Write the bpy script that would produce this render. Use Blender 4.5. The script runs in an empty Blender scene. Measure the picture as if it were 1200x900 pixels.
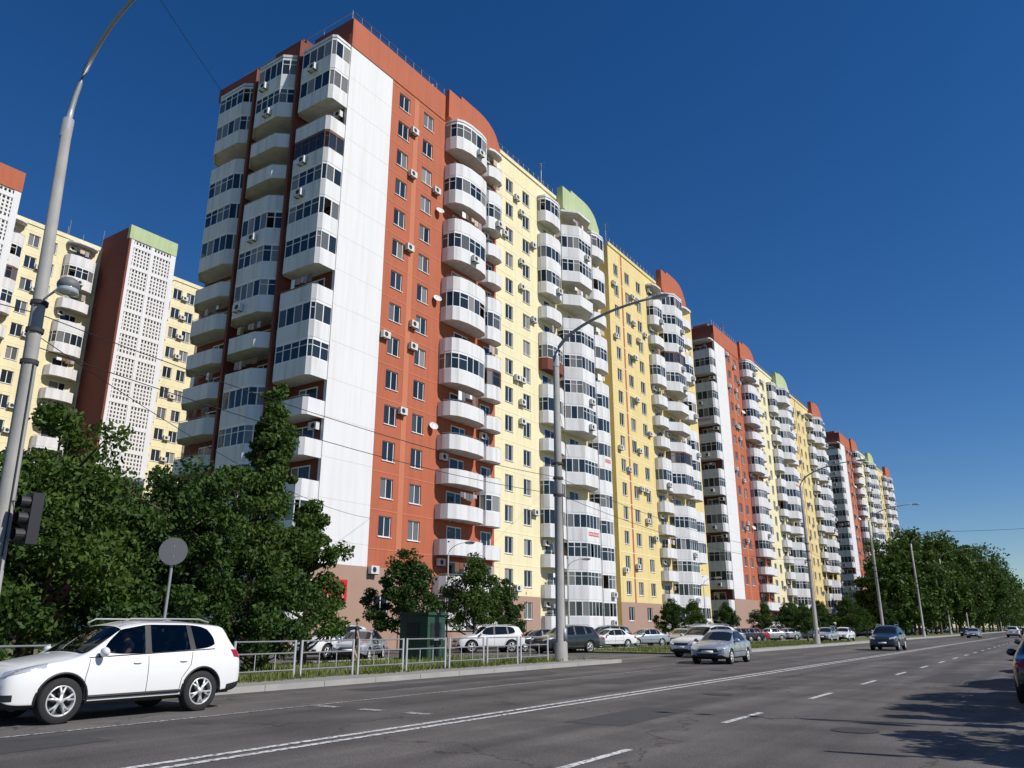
import bpy, bmesh, math, random
import numpy as np
from mathutils import Vector, Matrix
from mathutils.bvhtree import BVHTree

scene = bpy.context.scene
COL = scene.collection
R = math.radians

# ------------------------------------------------------------------ materials
MATS = {}
def _new(name):
    m = bpy.data.materials.new(name); m.use_nodes = True
    nt = m.node_tree
    b = nt.nodes["Principled BSDF"]
    MATS[name] = m
    return m, nt, b

def mat(name, col, rough=0.7, var=0.12, scale=0.6, bump=0.0, bscale=20, metal=0.0, coat=0.0, streak=0.0, spec=0.5):
    m, nt, b = _new(name)
    tc = nt.nodes.new("ShaderNodeNewGeometry")
    n = nt.nodes.new("ShaderNodeTexNoise"); n.inputs["Scale"].default_value = scale; n.inputs["Detail"].default_value = 6
    nt.links.new(tc.outputs["Position"], n.inputs["Vector"])
    mx = nt.nodes.new("ShaderNodeMix"); mx.data_type = 'RGBA'
    mx.inputs[6].default_value = (*[c*(1-var) for c in col], 1)
    mx.inputs[7].default_value = (*[min(1, c*(1+var)) for c in col], 1)
    nt.links.new(n.outputs["Fac"], mx.inputs[0])
    last = mx.outputs[2]
    if streak > 0:
        mp = nt.nodes.new("ShaderNodeMapping"); mp.inputs["Scale"].default_value = (2.2, 2.2, 0.12)
        nt.links.new(tc.outputs["Position"], mp.inputs["Vector"])
        n2 = nt.nodes.new("ShaderNodeTexNoise"); n2.inputs["Scale"].default_value = 1.0; n2.inputs["Detail"].default_value = 5
        nt.links.new(mp.outputs[0], n2.inputs["Vector"])
        cr = nt.nodes.new("ShaderNodeValToRGB"); cr.color_ramp.elements[0].position = .45; cr.color_ramp.elements[1].position = .75
        cr.color_ramp.elements[0].color = (1, 1, 1, 1); g = 1-streak; cr.color_ramp.elements[1].color = (g, g*.98, g*.95, 1)
        nt.links.new(n2.outputs["Fac"], cr.inputs[0])
        mm = nt.nodes.new("ShaderNodeMix"); mm.data_type = 'RGBA'; mm.blend_type = 'MULTIPLY'; mm.inputs[0].default_value = 1
        nt.links.new(last, mm.inputs[6]); nt.links.new(cr.outputs[0], mm.inputs[7]); last = mm.outputs[2]
    nt.links.new(last, b.inputs["Base Color"])
    b.inputs["Roughness"].default_value = rough
    b.inputs["Metallic"].default_value = metal
    b.inputs["Coat Weight"].default_value = coat
    b.inputs["Specular IOR Level"].default_value = spec
    if bump > 0:
        nb = nt.nodes.new("ShaderNodeTexNoise"); nb.inputs["Scale"].default_value = bscale; nb.inputs["Detail"].default_value = 4
        nt.links.new(tc.outputs["Position"], nb.inputs["Vector"])
        bp = nt.nodes.new("ShaderNodeBump"); bp.inputs["Strength"].default_value = bump; bp.inputs["Distance"].default_value = .02
        nt.links.new(nb.outputs["Fac"], bp.inputs["Height"]); nt.links.new(bp.outputs[0], b.inputs["Normal"])
    return m

mat("white_panel", (.70, .695, .70), .8, .03, .3, .15, 8, streak=.07)
mat("white_balcony", (.69, .685, .69), .75, .08, .5, .1, 8, streak=.24)
mat("orange_wall", (.42, .115, .055), .85, .10, .5, .2, 8, streak=.14)
mat("orange_light", (.50, .17, .09), .85, .06, .5)
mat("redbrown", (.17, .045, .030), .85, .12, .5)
mat("yellow_wall", (.76, .68, .43), .85, .05, .5, .2, 8, streak=.12)
mat("cream_band", (.78, .72, .54), .85, .05, .5)
mat("yellow_deep", (.70, .56, .25), .85, .06, .5, .2, 8, streak=.14)
mat("green_crown", (.42, .50, .28), .85, .06, .5, streak=.15)
mat("tan_base", (.36, .235, .18), .85, .10, .8, .2, 12)
mat("frame_white", (.74, .74, .74), .5, .03, 3)
mat("frame_brown", (.16, .07, .035), .5, .1, 3)
mat("beige_panel", (.52, .42, .30), .7, .1, 1)
mat("roof_felt", (.09, .09, .09), .9, .2, 1)
mat("ac_white", (.60, .60, .58), .6, .08, 3)
mat("dark", (.02, .02, .022), .7, .2, 3)
mat("plastic_black", (.018, .018, .02), .5, .1, 5)
mat("galv", (.34, .35, .36), .5, .15, 2, metal=.4)
mat("pole_conc", (.30, .295, .28), .8, .30, 1.5, .3, 30, streak=.3)
mat("kerb_stone", (.33, .32, .30), .9, .25, 1.5, .4, 25)
mat("paving", (.24, .23, .21), .9, .25, .9, .4, 30)
mat("bark", (.07, .05, .035), .95, .3, 6, .8, 20)
mat("bin_green", (.022, .06, .035), .55, .25, 2)
mat("sign_red", (.55, .015, .02), .5, .05, 2)
mat("sign_white", (.8, .8, .8), .5, .03, 2)
mat("sign_grey", (.13, .135, .14), .6, .1, 5)
mat("rubber", (.018, .018, .018), .85, .2, 8)
mat("alloy", (.58, .59, .60), .35, .05, 5, metal=.35)
mat("lens", (.55, .57, .6), .08, .1, 20, metal=.3, coat=1)
mat("tail", (.35, .008, .01), .15, .1, 10, coat=1)
mat("seat", (.05, .048, .045), .9, .1, 5)
mat("skin", (.45, .26, .18), .6, .05, 10)
mat("hair", (.03, .02, .015), .8, .2, 30)
mat("shirt_dark", (.03, .035, .06), .9, .2, 10)
mat("trousers", (.035, .035, .04), .9, .2, 10)
mat("wire", (.02, .02, .02), .7, .1, 1)
mat("iron", (.045, .04, .038), .6, .3, 12, .6, 40)
mat("tar_patch", (.050, .048, .047), .85, .25, 3, .5, 40)
mat("laundry", (.35, .30, .32), .9, .5, .9)
PAINTS = {"p_white": (.76, .76, .75), "p_silver": (.40, .43, .46), "p_black": (.015, .016, .02), "p_dark": (.035, .05, .075),
          "p_grey": (.16, .17, .18), "p_red": (.28, .02, .02), "p_blue": (.03, .08, .22)}
for k, c in PAINTS.items():
    mat(k, c, .32, .02, 1, coat=.9, metal=.45 if k in ("p_silver", "p_grey", "p_dark") else 0)

def glass_mat(name, lo, hi, cut=.7, rough=.06):
    m, nt, b = _new(name)
    g = nt.nodes.new("ShaderNodeNewGeometry")
    cr = nt.nodes.new("ShaderNodeValToRGB"); cr.color_ramp.interpolation = 'LINEAR'
    e = cr.color_ramp.elements; e[0].color = (*lo, 1); e[0].position = 0; e[1].position = 1; e[1].color = (*hi, 1)
    e2 = cr.color_ramp.elements.new(cut); e2.color = (*[l*2 for l in lo], 1)
    nt.links.new(g.outputs["Random Per Island"], cr.inputs[0])
    nt.links.new(cr.outputs[0], b.inputs["Base Color"])
    b.inputs["Roughness"].default_value = rough
    n = nt.nodes.new("ShaderNodeTexNoise"); n.inputs["Scale"].default_value = .8
    nt.links.new(g.outputs["Position"], n.inputs["Vector"])
    bp = nt.nodes.new("ShaderNodeBump"); bp.inputs["Strength"].default_value = .25; bp.inputs["Distance"].default_value = .03
    nt.links.new(n.outputs["Fac"], bp.inputs["Height"]); nt.links.new(bp.outputs[0], b.inputs["Normal"])
    return m
glass_mat("glass", (.012, .018, .025), (.26, .25, .23), .62)
glass_mat("car_glass_dark", (.008, .010, .012), (.015, .018, .02), .8, .03)

def tint_glass():
    m = bpy.data.materials.new("car_glass"); m.use_nodes = True; nt = m.node_tree; nt.nodes.clear()
    o = nt.nodes.new("ShaderNodeOutputMaterial"); t = nt.nodes.new("ShaderNodeBsdfTransparent"); t.inputs[0].default_value = (.33, .37, .37, 1)
    gl = nt.nodes.new("ShaderNodeBsdfGlossy"); gl.inputs["Roughness"].default_value = .02; gl.inputs[0].default_value = (.8, .85, .9, 1)
    fr = nt.nodes.new("ShaderNodeFresnel"); fr.inputs[0].default_value = 1.5
    mx = nt.nodes.new("ShaderNodeMixShader")
    nt.links.new(fr.outputs[0], mx.inputs[0]); nt.links.new(t.outputs[0], mx.inputs[1]); nt.links.new(gl.outputs[0], mx.inputs[2]); nt.links.new(mx.outputs[0], o.inputs[0])
    MATS["car_glass"] = m
tint_glass()

def leaf_mat(name, c1, c2, tr=.28):
    m = bpy.data.materials.new(name); m.use_nodes = True; nt = m.node_tree; nt.nodes.clear(); MATS[name] = m
    o = nt.nodes.new("ShaderNodeOutputMaterial"); g = nt.nodes.new("ShaderNodeNewGeometry")
    n = nt.nodes.new("ShaderNodeTexNoise"); n.inputs["Scale"].default_value = .7; n.inputs["Detail"].default_value = 3
    nt.links.new(g.outputs["Position"], n.inputs["Vector"])
    ad = nt.nodes.new("ShaderNodeMath"); ad.operation = 'MULTIPLY_ADD'; ad.inputs[1].default_value = .55
    nt.links.new(g.outputs["Random Per Island"], ad.inputs[0])
    m2 = nt.nodes.new("ShaderNodeMath"); m2.operation = 'MULTIPLY'; m2.inputs[1].default_value = .6
    nt.links.new(n.outputs["Fac"], m2.inputs[0]); nt.links.new(m2.outputs[0], ad.inputs[2])
    mx = nt.nodes.new("ShaderNodeMix"); mx.data_type = 'RGBA'; mx.inputs[6].default_value = (*c1, 1); mx.inputs[7].default_value = (*c2, 1)
    nt.links.new(ad.outputs[0], mx.inputs[0])
    d = nt.nodes.new("ShaderNodeBsdfPrincipled"); d.inputs["Roughness"].default_value = .6; d.inputs["Specular IOR Level"].default_value = .25
    t = nt.nodes.new("ShaderNodeBsdfTranslucent")
    nt.links.new(mx.outputs[2], d.inputs["Base Color"]); nt.links.new(mx.outputs[2], t.inputs[0])
    ms = nt.nodes.new("ShaderNodeMixShader"); ms.inputs[0].default_value = tr
    nt.links.new(d.outputs[0], ms.inputs[1]); nt.links.new(t.outputs[0], ms.inputs[2]); nt.links.new(ms.outputs[0], o.inputs[0])
leaf_mat("leaves", (.020, .046, .008), (.085, .145, .022))
leaf_mat("leaves_dark", (.014, .034, .007), (.055, .11, .018))
leaf_mat("grass_blade", (.07, .11, .02), (.20, .22, .06))

def ground_mat():
    m, nt, b = _new("ground_grass")
    g = nt.nodes.new("ShaderNodeNewGeometry")
    n = nt.nodes.new("ShaderNodeTexNoise"); n.inputs["Scale"].default_value = .45; n.inputs["Detail"].default_value = 8
    n2 = nt.nodes.new("ShaderNodeTexNoise"); n2.inputs["Scale"].default_value = 9; n2.inputs["Detail"].default_value = 6
    for q in (n, n2): nt.links.new(g.outputs["Position"], q.inputs["Vector"])
    cr = nt.nodes.new("ShaderNodeValToRGB"); e = cr.color_ramp.elements
    e[0].position = .42; e[0].color = (.075, .115, .022, 1); e[1].position = .68; e[1].color = (.20, .17, .095, 1)
    ad = nt.nodes.new("ShaderNodeMix"); ad.data_type = 'FLOAT'; ad.inputs[0].default_value = .4
    nt.links.new(n.outputs["Fac"], ad.inputs[2]); nt.links.new(n2.outputs["Fac"], ad.inputs[3])
    nt.links.new(ad.outputs[0], cr.inputs[0]); nt.links.new(cr.outputs[0], b.inputs["Base Color"])
    b.inputs["Roughness"].default_value = .95
    bp = nt.nodes.new("ShaderNodeBump"); bp.inputs["Strength"].default_value = .8; bp.inputs["Distance"].default_value = .04
    nt.links.new(n2.outputs["Fac"], bp.inputs["Height"]); nt.links.new(bp.outputs[0], b.inputs["Normal"])
ground_mat()

def asphalt_mat(name, base):
    m, nt, b = _new(name)
    g = nt.nodes.new("ShaderNodeNewGeometry")
    def noise(sc, det=6, stretch=None):
        n = nt.nodes.new("ShaderNodeTexNoise"); n.inputs["Scale"].default_value = sc; n.inputs["Detail"].default_value = det
        if stretch:
            mp = nt.nodes.new("ShaderNodeMapping"); mp.inputs["Scale"].default_value = stretch
            nt.links.new(g.outputs["Position"], mp.inputs["Vector"]); nt.links.new(mp.outputs[0], n.inputs["Vector"])
        else: nt.links.new(g.outputs["Position"], n.inputs["Vector"])
        return n
    fine = noise(45, 3); mid = noise(.6, 8); lane = noise(1, 5, (1.0, .035, 1))
    def ramp(src, a, b2, p0, p1):
        c = nt.nodes.new("ShaderNodeValToRGB"); c.color_ramp.elements[0].color = (a, a, a, 1); c.color_ramp.elements[1].color = (b2, b2, b2, 1)
        c.color_ramp.elements[0].position = p0; c.color_ramp.elements[1].position = p1
        nt.links.new(src, c.inputs[0]); return c.outputs[0]
    def mul(a, c):
        x = nt.nodes.new("ShaderNodeMix"); x.data_type = 'RGBA'; x.blend_type = 'MULTIPLY'; x.inputs[0].default_value = 1
        nt.links.new(a, x.inputs[6]); nt.links.new(c, x.inputs[7]); return x.outputs[2]
    base_n = nt.nodes.new("ShaderNodeRGB"); base_n.outputs[0].default_value = (*base, 1)
    r1 = ramp(fine.outputs["Fac"], .50, 1.55, .3, .7)
    r2 = ramp(mid.outputs["Fac"], .78, 1.22, .35, .65)
    r3 = ramp(lane.outputs["Fac"], .66, 1.26, .35, .65)
    v = nt.nodes.new("ShaderNodeTexVoronoi"); v.feature = 'DISTANCE_TO_EDGE'; v.inputs["Scale"].default_value = .16
    nv = noise(1.2, 6)
    sc = nt.nodes.new("ShaderNodeVectorMath"); sc.operation = 'MULTIPLY_ADD'; sc.inputs[1].default_value = (2.5, 2.5, 0)
    nt.links.new(nv.outputs["Color"], sc.inputs[0]); nt.links.new(g.outputs["Position"], sc.inputs[2])
    nt.links.new(sc.outputs[0], v.inputs["Vector"])
    r4 = ramp(v.outputs["Distance"], .38, 1, .0, .007)
    c = mul(mul(mul(mul(base_n.outputs[0], r1), r2), r3), r4)
    nt.links.new(c, b.inputs["Base Color"]); b.inputs["Roughness"].default_value = .82
    b.inputs["Specular IOR Level"].default_value = .35
    bp = nt.nodes.new("ShaderNodeBump"); bp.inputs["Strength"].default_value = .5; bp.inputs["Distance"].default_value = .008
    nt.links.new(fine.outputs["Fac"], bp.inputs["Height"]); nt.links.new(bp.outputs[0], b.inputs["Normal"])
asphalt_mat("asphalt", (.090, .082, .077))
asphalt_mat("asphalt_lot", (.115, .105, .096))

def paint_mark(name, hi, p0, p1):
    m, nt, b = _new(name)
    g = nt.nodes.new("ShaderNodeNewGeometry")
    n = nt.nodes.new("ShaderNodeTexNoise"); n.inputs["Scale"].default_value = 14; n.inputs["Detail"].default_value = 8
    nt.links.new(g.outputs["Position"], n.inputs["Vector"])
    cr = nt.nodes.new("ShaderNodeValToRGB"); e = cr.color_ramp.elements
    e[0].position = p0; e[0].color = (.12, .115, .11, 1); e[1].position = p1; e[1].color = (hi, hi, hi*.97, 1)
    nt.links.new(n.outputs["Fac"], cr.inputs[0]); nt.links.new(cr.outputs[0], b.inputs["Base Color"]); b.inputs["Roughness"].default_value = .7
paint_mark("road_paint", .62, .38, .52); paint_mark("road_paint_worn", .42, .43, .58)

# ------------------------------------------------------------------ mesh builder
class MB:
    def __init__(s): s.v = []; s.f = []; s.m = []; s.names = []
    def mi(s, n):
        if n not in s.names: s.names.append(n)
        return s.names.index(n)
    def poly(s, pts, m):
        k = len(s.v); s.v.extend(pts); s.f.append(tuple(range(k, k+len(pts)))); s.m.append(s.mi(m))
    def hexa(s, c, m):
        k = len(s.v); s.v.extend(c); i = s.mi(m)
        for q in ((0, 3, 2, 1), (4, 5, 6, 7), (0, 1, 5, 4), (1, 2, 6, 5), (2, 3, 7, 6), (3, 0, 4, 7)):
            s.f.append(tuple(k+a for a in q)); s.m.append(i)
    def box(s, x0, x1, y0, y1, z0, z1, m):
        s.hexa([(x0, y0, z0), (x1, y0, z0), (x1, y1, z0), (x0, y1, z0), (x0, y0, z1), (x1, y0, z1), (x1, y1, z1), (x0, y1, z1)], m)
    def tube(s, path, rad, m, seg=8, cap=True):
        path = [Vector(p) for p in path]; i = s.mi(m); rings = []
        if not hasattr(rad, '__len__'): rad = [rad]*len(path)
        for a, p in enumerate(path):
            t = (path[min(a+1, len(path)-1)]-path[max(a-1, 0)])
            t = t.normalized() if t.length > 1e-9 else Vector((0, 0, 1))
            ref = Vector((0, 0, 1)) if abs(t.z) < .9 else Vector((1, 0, 0))
            u = t.cross(ref).normalized(); w = t.cross(u)
            k = len(s.v); rings.append(k)
            for q in range(seg):
                an = 2*math.pi*q/seg
                s.v.append(tuple(p+(u*math.cos(an)+w*math.sin(an))*rad[a]))
        for a in range(len(path)-1):
            for q in range(seg):
                s.f.append((rings[a]+q, rings[a]+(q+1) % seg, rings[a+1]+(q+1) % seg, rings[a+1]+q)); s.m.append(i)
        if cap:
            s.f.append(tuple(rings[0]+q for q in range(seg))); s.m.append(i)
            s.f.append(tuple(rings[-1]+q for q in range(seg))); s.m.append(i)
    def lathe(s, prof, c, m, seg=28, axis='Y'):
        i = s.mi(m); rings = []
        for r, h in prof:
            k = len(s.v); rings.append(k)
            for q in range(seg):
                a = 2*math.pi*q/seg
                if axis == 'Y': s.v.append((c[0]+r*math.cos(a), c[1]+h, c[2]+r*math.sin(a)))
                elif axis == 'Z': s.v.append((c[0]+r*math.cos(a), c[1]+r*math.sin(a), c[2]+h))
                else: s.v.append((c[0]+h, c[1]+r*math.cos(a), c[2]+r*math.sin(a)))
        for a in range(len(prof)-1):
            for q in range(seg):
                s.f.append((rings[a]+q, rings[a]+(q+1) % seg, rings[a+1]+(q+1) % seg, rings[a+1]+q)); s.m.append(i)
    def ell(s, c, r, m, nu=14, nv=9):
        i = s.mi(m); k0 = len(s.v)
        for a in range(nv+1):
            th = math.pi*a/nv
            for q in range(nu):
                ph = 2*math.pi*q/nu
                s.v.append((c[0]+r[0]*math.sin(th)*math.cos(ph), c[1]+r[1]*math.sin(th)*math.sin(ph), c[2]+r[2]*math.cos(th)))
        for a in range(nv):
            for q in range(nu):
                s.f.append((k0+a*nu+q, k0+a*nu+(q+1) % nu, k0+(a+1)*nu+(q+1) % nu, k0+(a+1)*nu+q)); s.m.append(i)
    def mesh(s, name, smooth=False):
        me = bpy.data.meshes.new(name); me.from_pydata(s.v, [], s.f)
        for n in s.names: me.materials.append(MATS[n])
        me.polygons.foreach_set("material_index", s.m)
        me.polygons.foreach_set("use_smooth", [smooth]*len(s.f))
        me.update(); return me
    def obj(s, name, parent=None, smooth=False):
        o = bpy.data.objects.new(name, s.mesh(name, smooth)); COL.objects.link(o)
        if parent: o.parent = parent
        return o

def empty(name, loc=(0, 0, 0), rz=0):
    e = bpy.data.objects.new(name, None); COL.objects.link(e); e.location = loc; e.rotation_euler = (0, 0, rz); e.empty_display_size = .5
    return e
def link(name, me, parent=None, loc=(0, 0, 0), rot=(0, 0, 0), sc=(1, 1, 1)):
    o = bpy.data.objects.new(name, me); COL.objects.link(o); o.location = loc; o.rotation_euler = rot; o.scale = sc
    if parent: o.parent = parent
    return o

# ------------------------------------------------------------------ facade helpers
class Fr:
    def __init__(s, o, U, N): s.o = o; s.U = U; s.N = N
    def P(s, u, z, d): return (s.o[0]+s.U[0]*u+s.N[0]*d, s.o[1]+s.U[1]*u+s.N[1]*d, s.o[2]+z)
def fbox(mb, F, u0, u1, z0, z1, d0, d1, m):
    P = F.P
    mb.hexa([P(u0, z0, d0), P(u1, z0, d0), P(u1, z0, d1), P(u0, z0, d1), P(u0, z1, d0), P(u1, z1, d0), P(u1, z1, d1), P(u0, z1, d1)], m)
def fprism(mb, F, pts, d0, d1, m):
    a = [F.P(u, z, d0) for u, z in pts]; b = [F.P(u, z, d1) for u, z in pts]
    mb.poly(a, m); mb.poly(b, m)
    for i in range(len(pts)):
        j = (i+1) % len(pts); mb.poly([a[i], a[j], b[j], b[i]], m)
def window(wb, F, uc, zc, w, h, dep, split=2, frame="frame_white"):
    u0, u1, z0, z1 = uc-w/2, uc+w/2, zc-h/2, zc+h/2
    t = .07
    fbox(wb, F, u0, u0+t, z0, z1, -dep+.01, -dep+.07, frame); fbox(wb, F, u1-t, u1, z0, z1, -dep+.01, -dep+.07, frame)
    fbox(wb, F, u0+t, u1-t, z0, z0+t, -dep+.01, -dep+.07, frame); fbox(wb, F, u0+t, u1-t, z1-t, z1, -dep+.01, -dep+.07, frame)
    ww = (u1-u0-2*t)/split
    for k in range(split):
        a = u0+t+k*ww
        if k: fbox(wb, F, a-.035, a+.035, z0+t, z1-t, -dep+.012, -dep+.068, frame)
        wb.poly([F.P(a, z0+t, -dep+.03), F.P(a+ww, z0+t, -dep+.03), F.P(a+ww, z1-t, -dep+.03), F.P(a, z1-t, -dep+.03)], "glass")
    fbox(wb, F, u0-.05, u1+.05, z0-.05, z0, -.01, .07, "frame_white")
def wall(mb, wb, F, u0, u1, z0, z1, cols, rows, m, dep=.16):
    us = [u0]
    for uc, w in cols: us += [uc-w/2, uc+w/2]
    us.append(u1); zs = [z0]
    for zc, h in rows: zs += [zc-h/2, zc+h/2]
    zs.append(z1)
    for i in range(len(us)-1):
        if i % 2 == 0:
            mb.poly([F.P(us[i], z0, 0), F.P(us[i+1], z0, 0), F.P(us[i+1], z1, 0), F.P(us[i], z1, 0)], m); continue
        for j in range(len(zs)-1):
            a, b, c, d = us[i], us[i+1], zs[j], zs[j+1]
            if j % 2 == 0:
                mb.poly([F.P(a, c, 0), F.P(b, c, 0), F.P(b, d, 0), F.P(a, d, 0)], m)
            else:
                for q in (((a, c), (b, c)), ((b, c), (b, d)), ((b, d), (a, d)), ((a, d), (a, c))):
                    mb.poly([F.P(*q[0], 0), F.P(*q[1], 0), F.P(*q[1], -dep), F.P(*q[0], -dep)], m)
                window(wb, F, (a+b)/2, (c+d)/2, b-a, d-c, dep)
def ac(wb, F, u, z, d=0):
    fbox(wb, F, u-.4, u+.4, z-.28, z+.28, d+.08, d+.40, "ac_white")
    n = 10; c = [(u-.08+.2*math.cos(2*math.pi*i/n), z+.2*math.sin(2*math.pi*i/n)) for i in range(n)]
    wb.poly([F.P(a, b, d+.405) for a, b in c], "dark")
    fbox(wb, F, u-.3, u-.26, z-.33, z-.28, d, d+.4, "dark"); fbox(wb, F, u+.26, u+.3, z-.33, z-.28, d, d+.4, "dark")
def dish(wb, F, u, z, d=0):
    c = Vector(F.P(u, z, d+.35)); N = (Vector((F.N[0], F.N[1], 0))+Vector((0, -.5, .6))).normalized()
    a = N.cross(Vector((0, 0, 1))).normalized(); b = N.cross(a); n = 14
    for r0, r1, o0, o1 in ((.0, .22, -.08, -.055), (.22, .38, -.055, 0)):
        for i in range(n):
            t0, t1 = 2*math.pi*i/n, 2*math.pi*(i+1)/n
            q = [tuple(c+N*o+(a*math.cos(t)+b*math.sin(t))*r) for r, t, o in ((r0, t0, o0), (r1, t0, o1), (r1, t1, o1), (r0, t1, o0))]
            if r0 == 0: q = q[1:]
            wb.poly(q, "ac_white")
    wb.tube([F.P(u, z, d), tuple(c-N*.08)], .025, "galv", 5); wb.tube([tuple(c-b*.3), tuple(c+N*.35)], .015, "galv", 4)
def arcprof(u0, u1, dep, n=7):
    r = []
    for i in range(n+1):
        t = math.pi*i/n
        c = math.cos(t); s_ = math.sin(t)
        x = (1-(abs(c)**.75)*(1 if c > 0 else -1))/2
        r.append((u0+(u1-u0)*x, .35*dep+.65*dep*s_**.8))
    return [(u0, 0)]+r+[(u1, 0)]
def facprof(u0, u1, dep, ch=1.2, side=.35):
    return [(u0, 0), (u0, dep*side), (u0+ch, dep), (u1-ch, dep), (u1, dep*side), (u1, 0)]
def balcony(mb, wb, F, prof, zf, glazed, rng, pm="white_balcony", wallm="orange_wall", ph=1.02):
    uc = (prof[0][0]+prof[-1][0])/2
    ins = [(uc+(u-uc)*.965, max(0, d-.08)) for u, d in prof]
    mb.poly([F.P(u, zf-.14, d) for u, d in ins], pm); mb.poly([F.P(u, zf, d) for u, d in ins], "paving")
    zb, zt = zf-.2, zf+ph
    for i in range(len(prof)-1):
        a, b = prof[i], prof[i+1]; ia, ib = ins[i], ins[i+1]
        mb.poly([F.P(a[0], zb, a[1]), F.P(b[0], zb, b[1]), F.P(b[0], zt, b[1]), F.P(a[0], zt, a[1])], pm)
        mb.poly([F.P(ia[0], zb, ia[1]), F.P(ib[0], zb, ib[1]), F.P(ib[0], zt, ib[1]), F.P(ia[0], zt, ia[1])], pm)
        mb.poly([F.P(a[0], zt, a[1]), F.P(b[0], zt, b[1]), F.P(ib[0], zt, ib[1]), F.P(ia[0], zt, ia[1])], pm)
        mb.poly([F.P(a[0], zb, a[1]), F.P(b[0], zb, b[1]), F.P(ib[0], zb, ib[1]), F.P(ia[0], zb, ia[1])], pm)
    W = prof[-1][0]-prof[0][0]
    dw = min(1.9, W*.55); d0 = uc-dw/2+rng.uniform(-.3, .3)
    fbox(wb, F, d0, d0+dw, zf+.05, zf+2.25, .01, .06, "frame_white")
    wb.poly([F.P(d0+.08, zf+.9, .065), F.P(d0+dw*.58, zf+.9, .065), F.P(d0+dw*.58, zf+2.15, .065), F.P(d0+.08, zf+2.15, .065)], "glass")
    wb.poly([F.P(d0+dw*.64, zf+.25, .065), F.P(d0+dw-.08, zf+.25, .065), F.P(d0+dw-.08, zf+2.15, .065), F.P(d0+dw*.64, zf+2.15, .065)], "glass")
    if rng.random() < .018:
        i = max(range(len(prof)-1), key=lambda i: math.hypot(prof[i+1][0]-prof[i][0], prof[i+1][1]-prof[i][1]) + prof[i][1]*.3)
        a, b = prof[i], prof[i+1]; L = math.hypot(b[0]-a[0], b[1]-a[1]); du, dd = (b[0]-a[0])/L, (b[1]-a[1])/L
        S = Fr(F.P(a[0], 0, a[1]), (F.U[0]*du+F.N[0]*dd, F.U[1]*du+F.N[1]*dd), (F.N[0]*du-F.U[0]*dd, F.N[1]*du-F.U[1]*dd))
        e = min(1.1, L*.45)
        for k in range(6):
            u = L/2-e+k*e/3
            fbox(wb, S, u+.02, u+e/3-.06, zf+.35, zf+.75, .006, .012, "sign_red")
            fbox(wb, S, u+.1, u+e/3-.14, zf+.45, zf+.65, .012, .016, "sign_white")
    if not glazed:
        if rng.random() < .4: ac(wb, F, prof[0][0]+.7, zf+2.1, .0)
        if rng.random() < .35:   # washing line with clothes
            dm = max(d for u, d in prof)*.75; a0 = uc-W*.28; a1 = uc+W*.28
            wb.tube([F.P(a0-.2, zf+2.1, dm), F.P(a1+.2, zf+2.1, dm)], .008, "wire", 4, False)
            u = a0
            while u < a1-.3:
                w_ = rng.uniform(.25, .6); h_ = rng.uniform(.3, .8)
                if rng.random() < .7: wb.poly([F.P(u, zf+2.1, dm), F.P(u+w_, zf+2.1, dm), F.P(u+w_-.03, zf+2.1-h_, dm+.04), F.P(u+.03, zf+2.1-h_, dm-.02)], rng.choice(("laundry", "sign_white", "sign_grey", "beige_panel", "frame_brown")))
                u += w_+.06
        if rng.random() < .5:
            for i in range(1, len(prof)-2):
                a, b = prof[i], prof[i+1]
                wb.tube([F.P(a[0], zt+.12, a[1]-.04), F.P(b[0], zt+.12, b[1]-.04)], .02, "galv", 4, False)
        return
    fm = "frame_brown" if rng.random() < .08 else "frame_white"
    g0, g1 = zt, zf+2.6
    skip = rng.randrange(1, 30)   # an opened sash here and there
    cnt = 0
    for i in range(len(prof)-1):
        a, b = prof[i], prof[i+1]
        du, dd = b[0]-a[0], b[1]-a[1]; L = math.hypot(du, dd)
        if L < .05: continue
        du /= L; dd /= L
        pa = F.P(a[0], 0, a[1])
        U = (F.U[0]*du+F.N[0]*dd, F.U[1]*du+F.N[1]*dd); N = (F.N[0]*du-F.U[0]*dd, F.N[1]*du-F.U[1]*dd)
        S = Fr(pa, U, N)
        n = max(1, round(L/.75)); e = .04
        fbox(wb, S, 0, L, g0, g0+.07, -.09, -.02, fm); fbox(wb, S, 0, L, g1-.20, g1, -.09, -.02, fm)
        for k in range(n+1):
            x = L*k/n
            fbox(wb, S, max(0, x-e), min(L, x+e), g0+.07, g1-.20, -.085, -.025, fm)
        tr = rng.random() < .5
        if tr: fbox(wb, S, e, L-e, g1-.62, g1-.57, -.08, -.03, fm)
        for k in range(n):
            x0 = L*k/n+e; x1 = L*(k+1)/n-e; cnt += 1
            if x1 > x0 and cnt != skip:
                wb.poly([S.P(x0, g0+.07, -.055), S.P(x1, g0+.07, -.055), S.P(x1, g1-.20, -.055), S.P(x0, g1-.20, -.055)], "glass")
    if rng.random() < .35: ac(wb, F, uc+rng.uniform(-.6, .6), zf+.45, max(d for u, d in prof)-.02)

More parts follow.
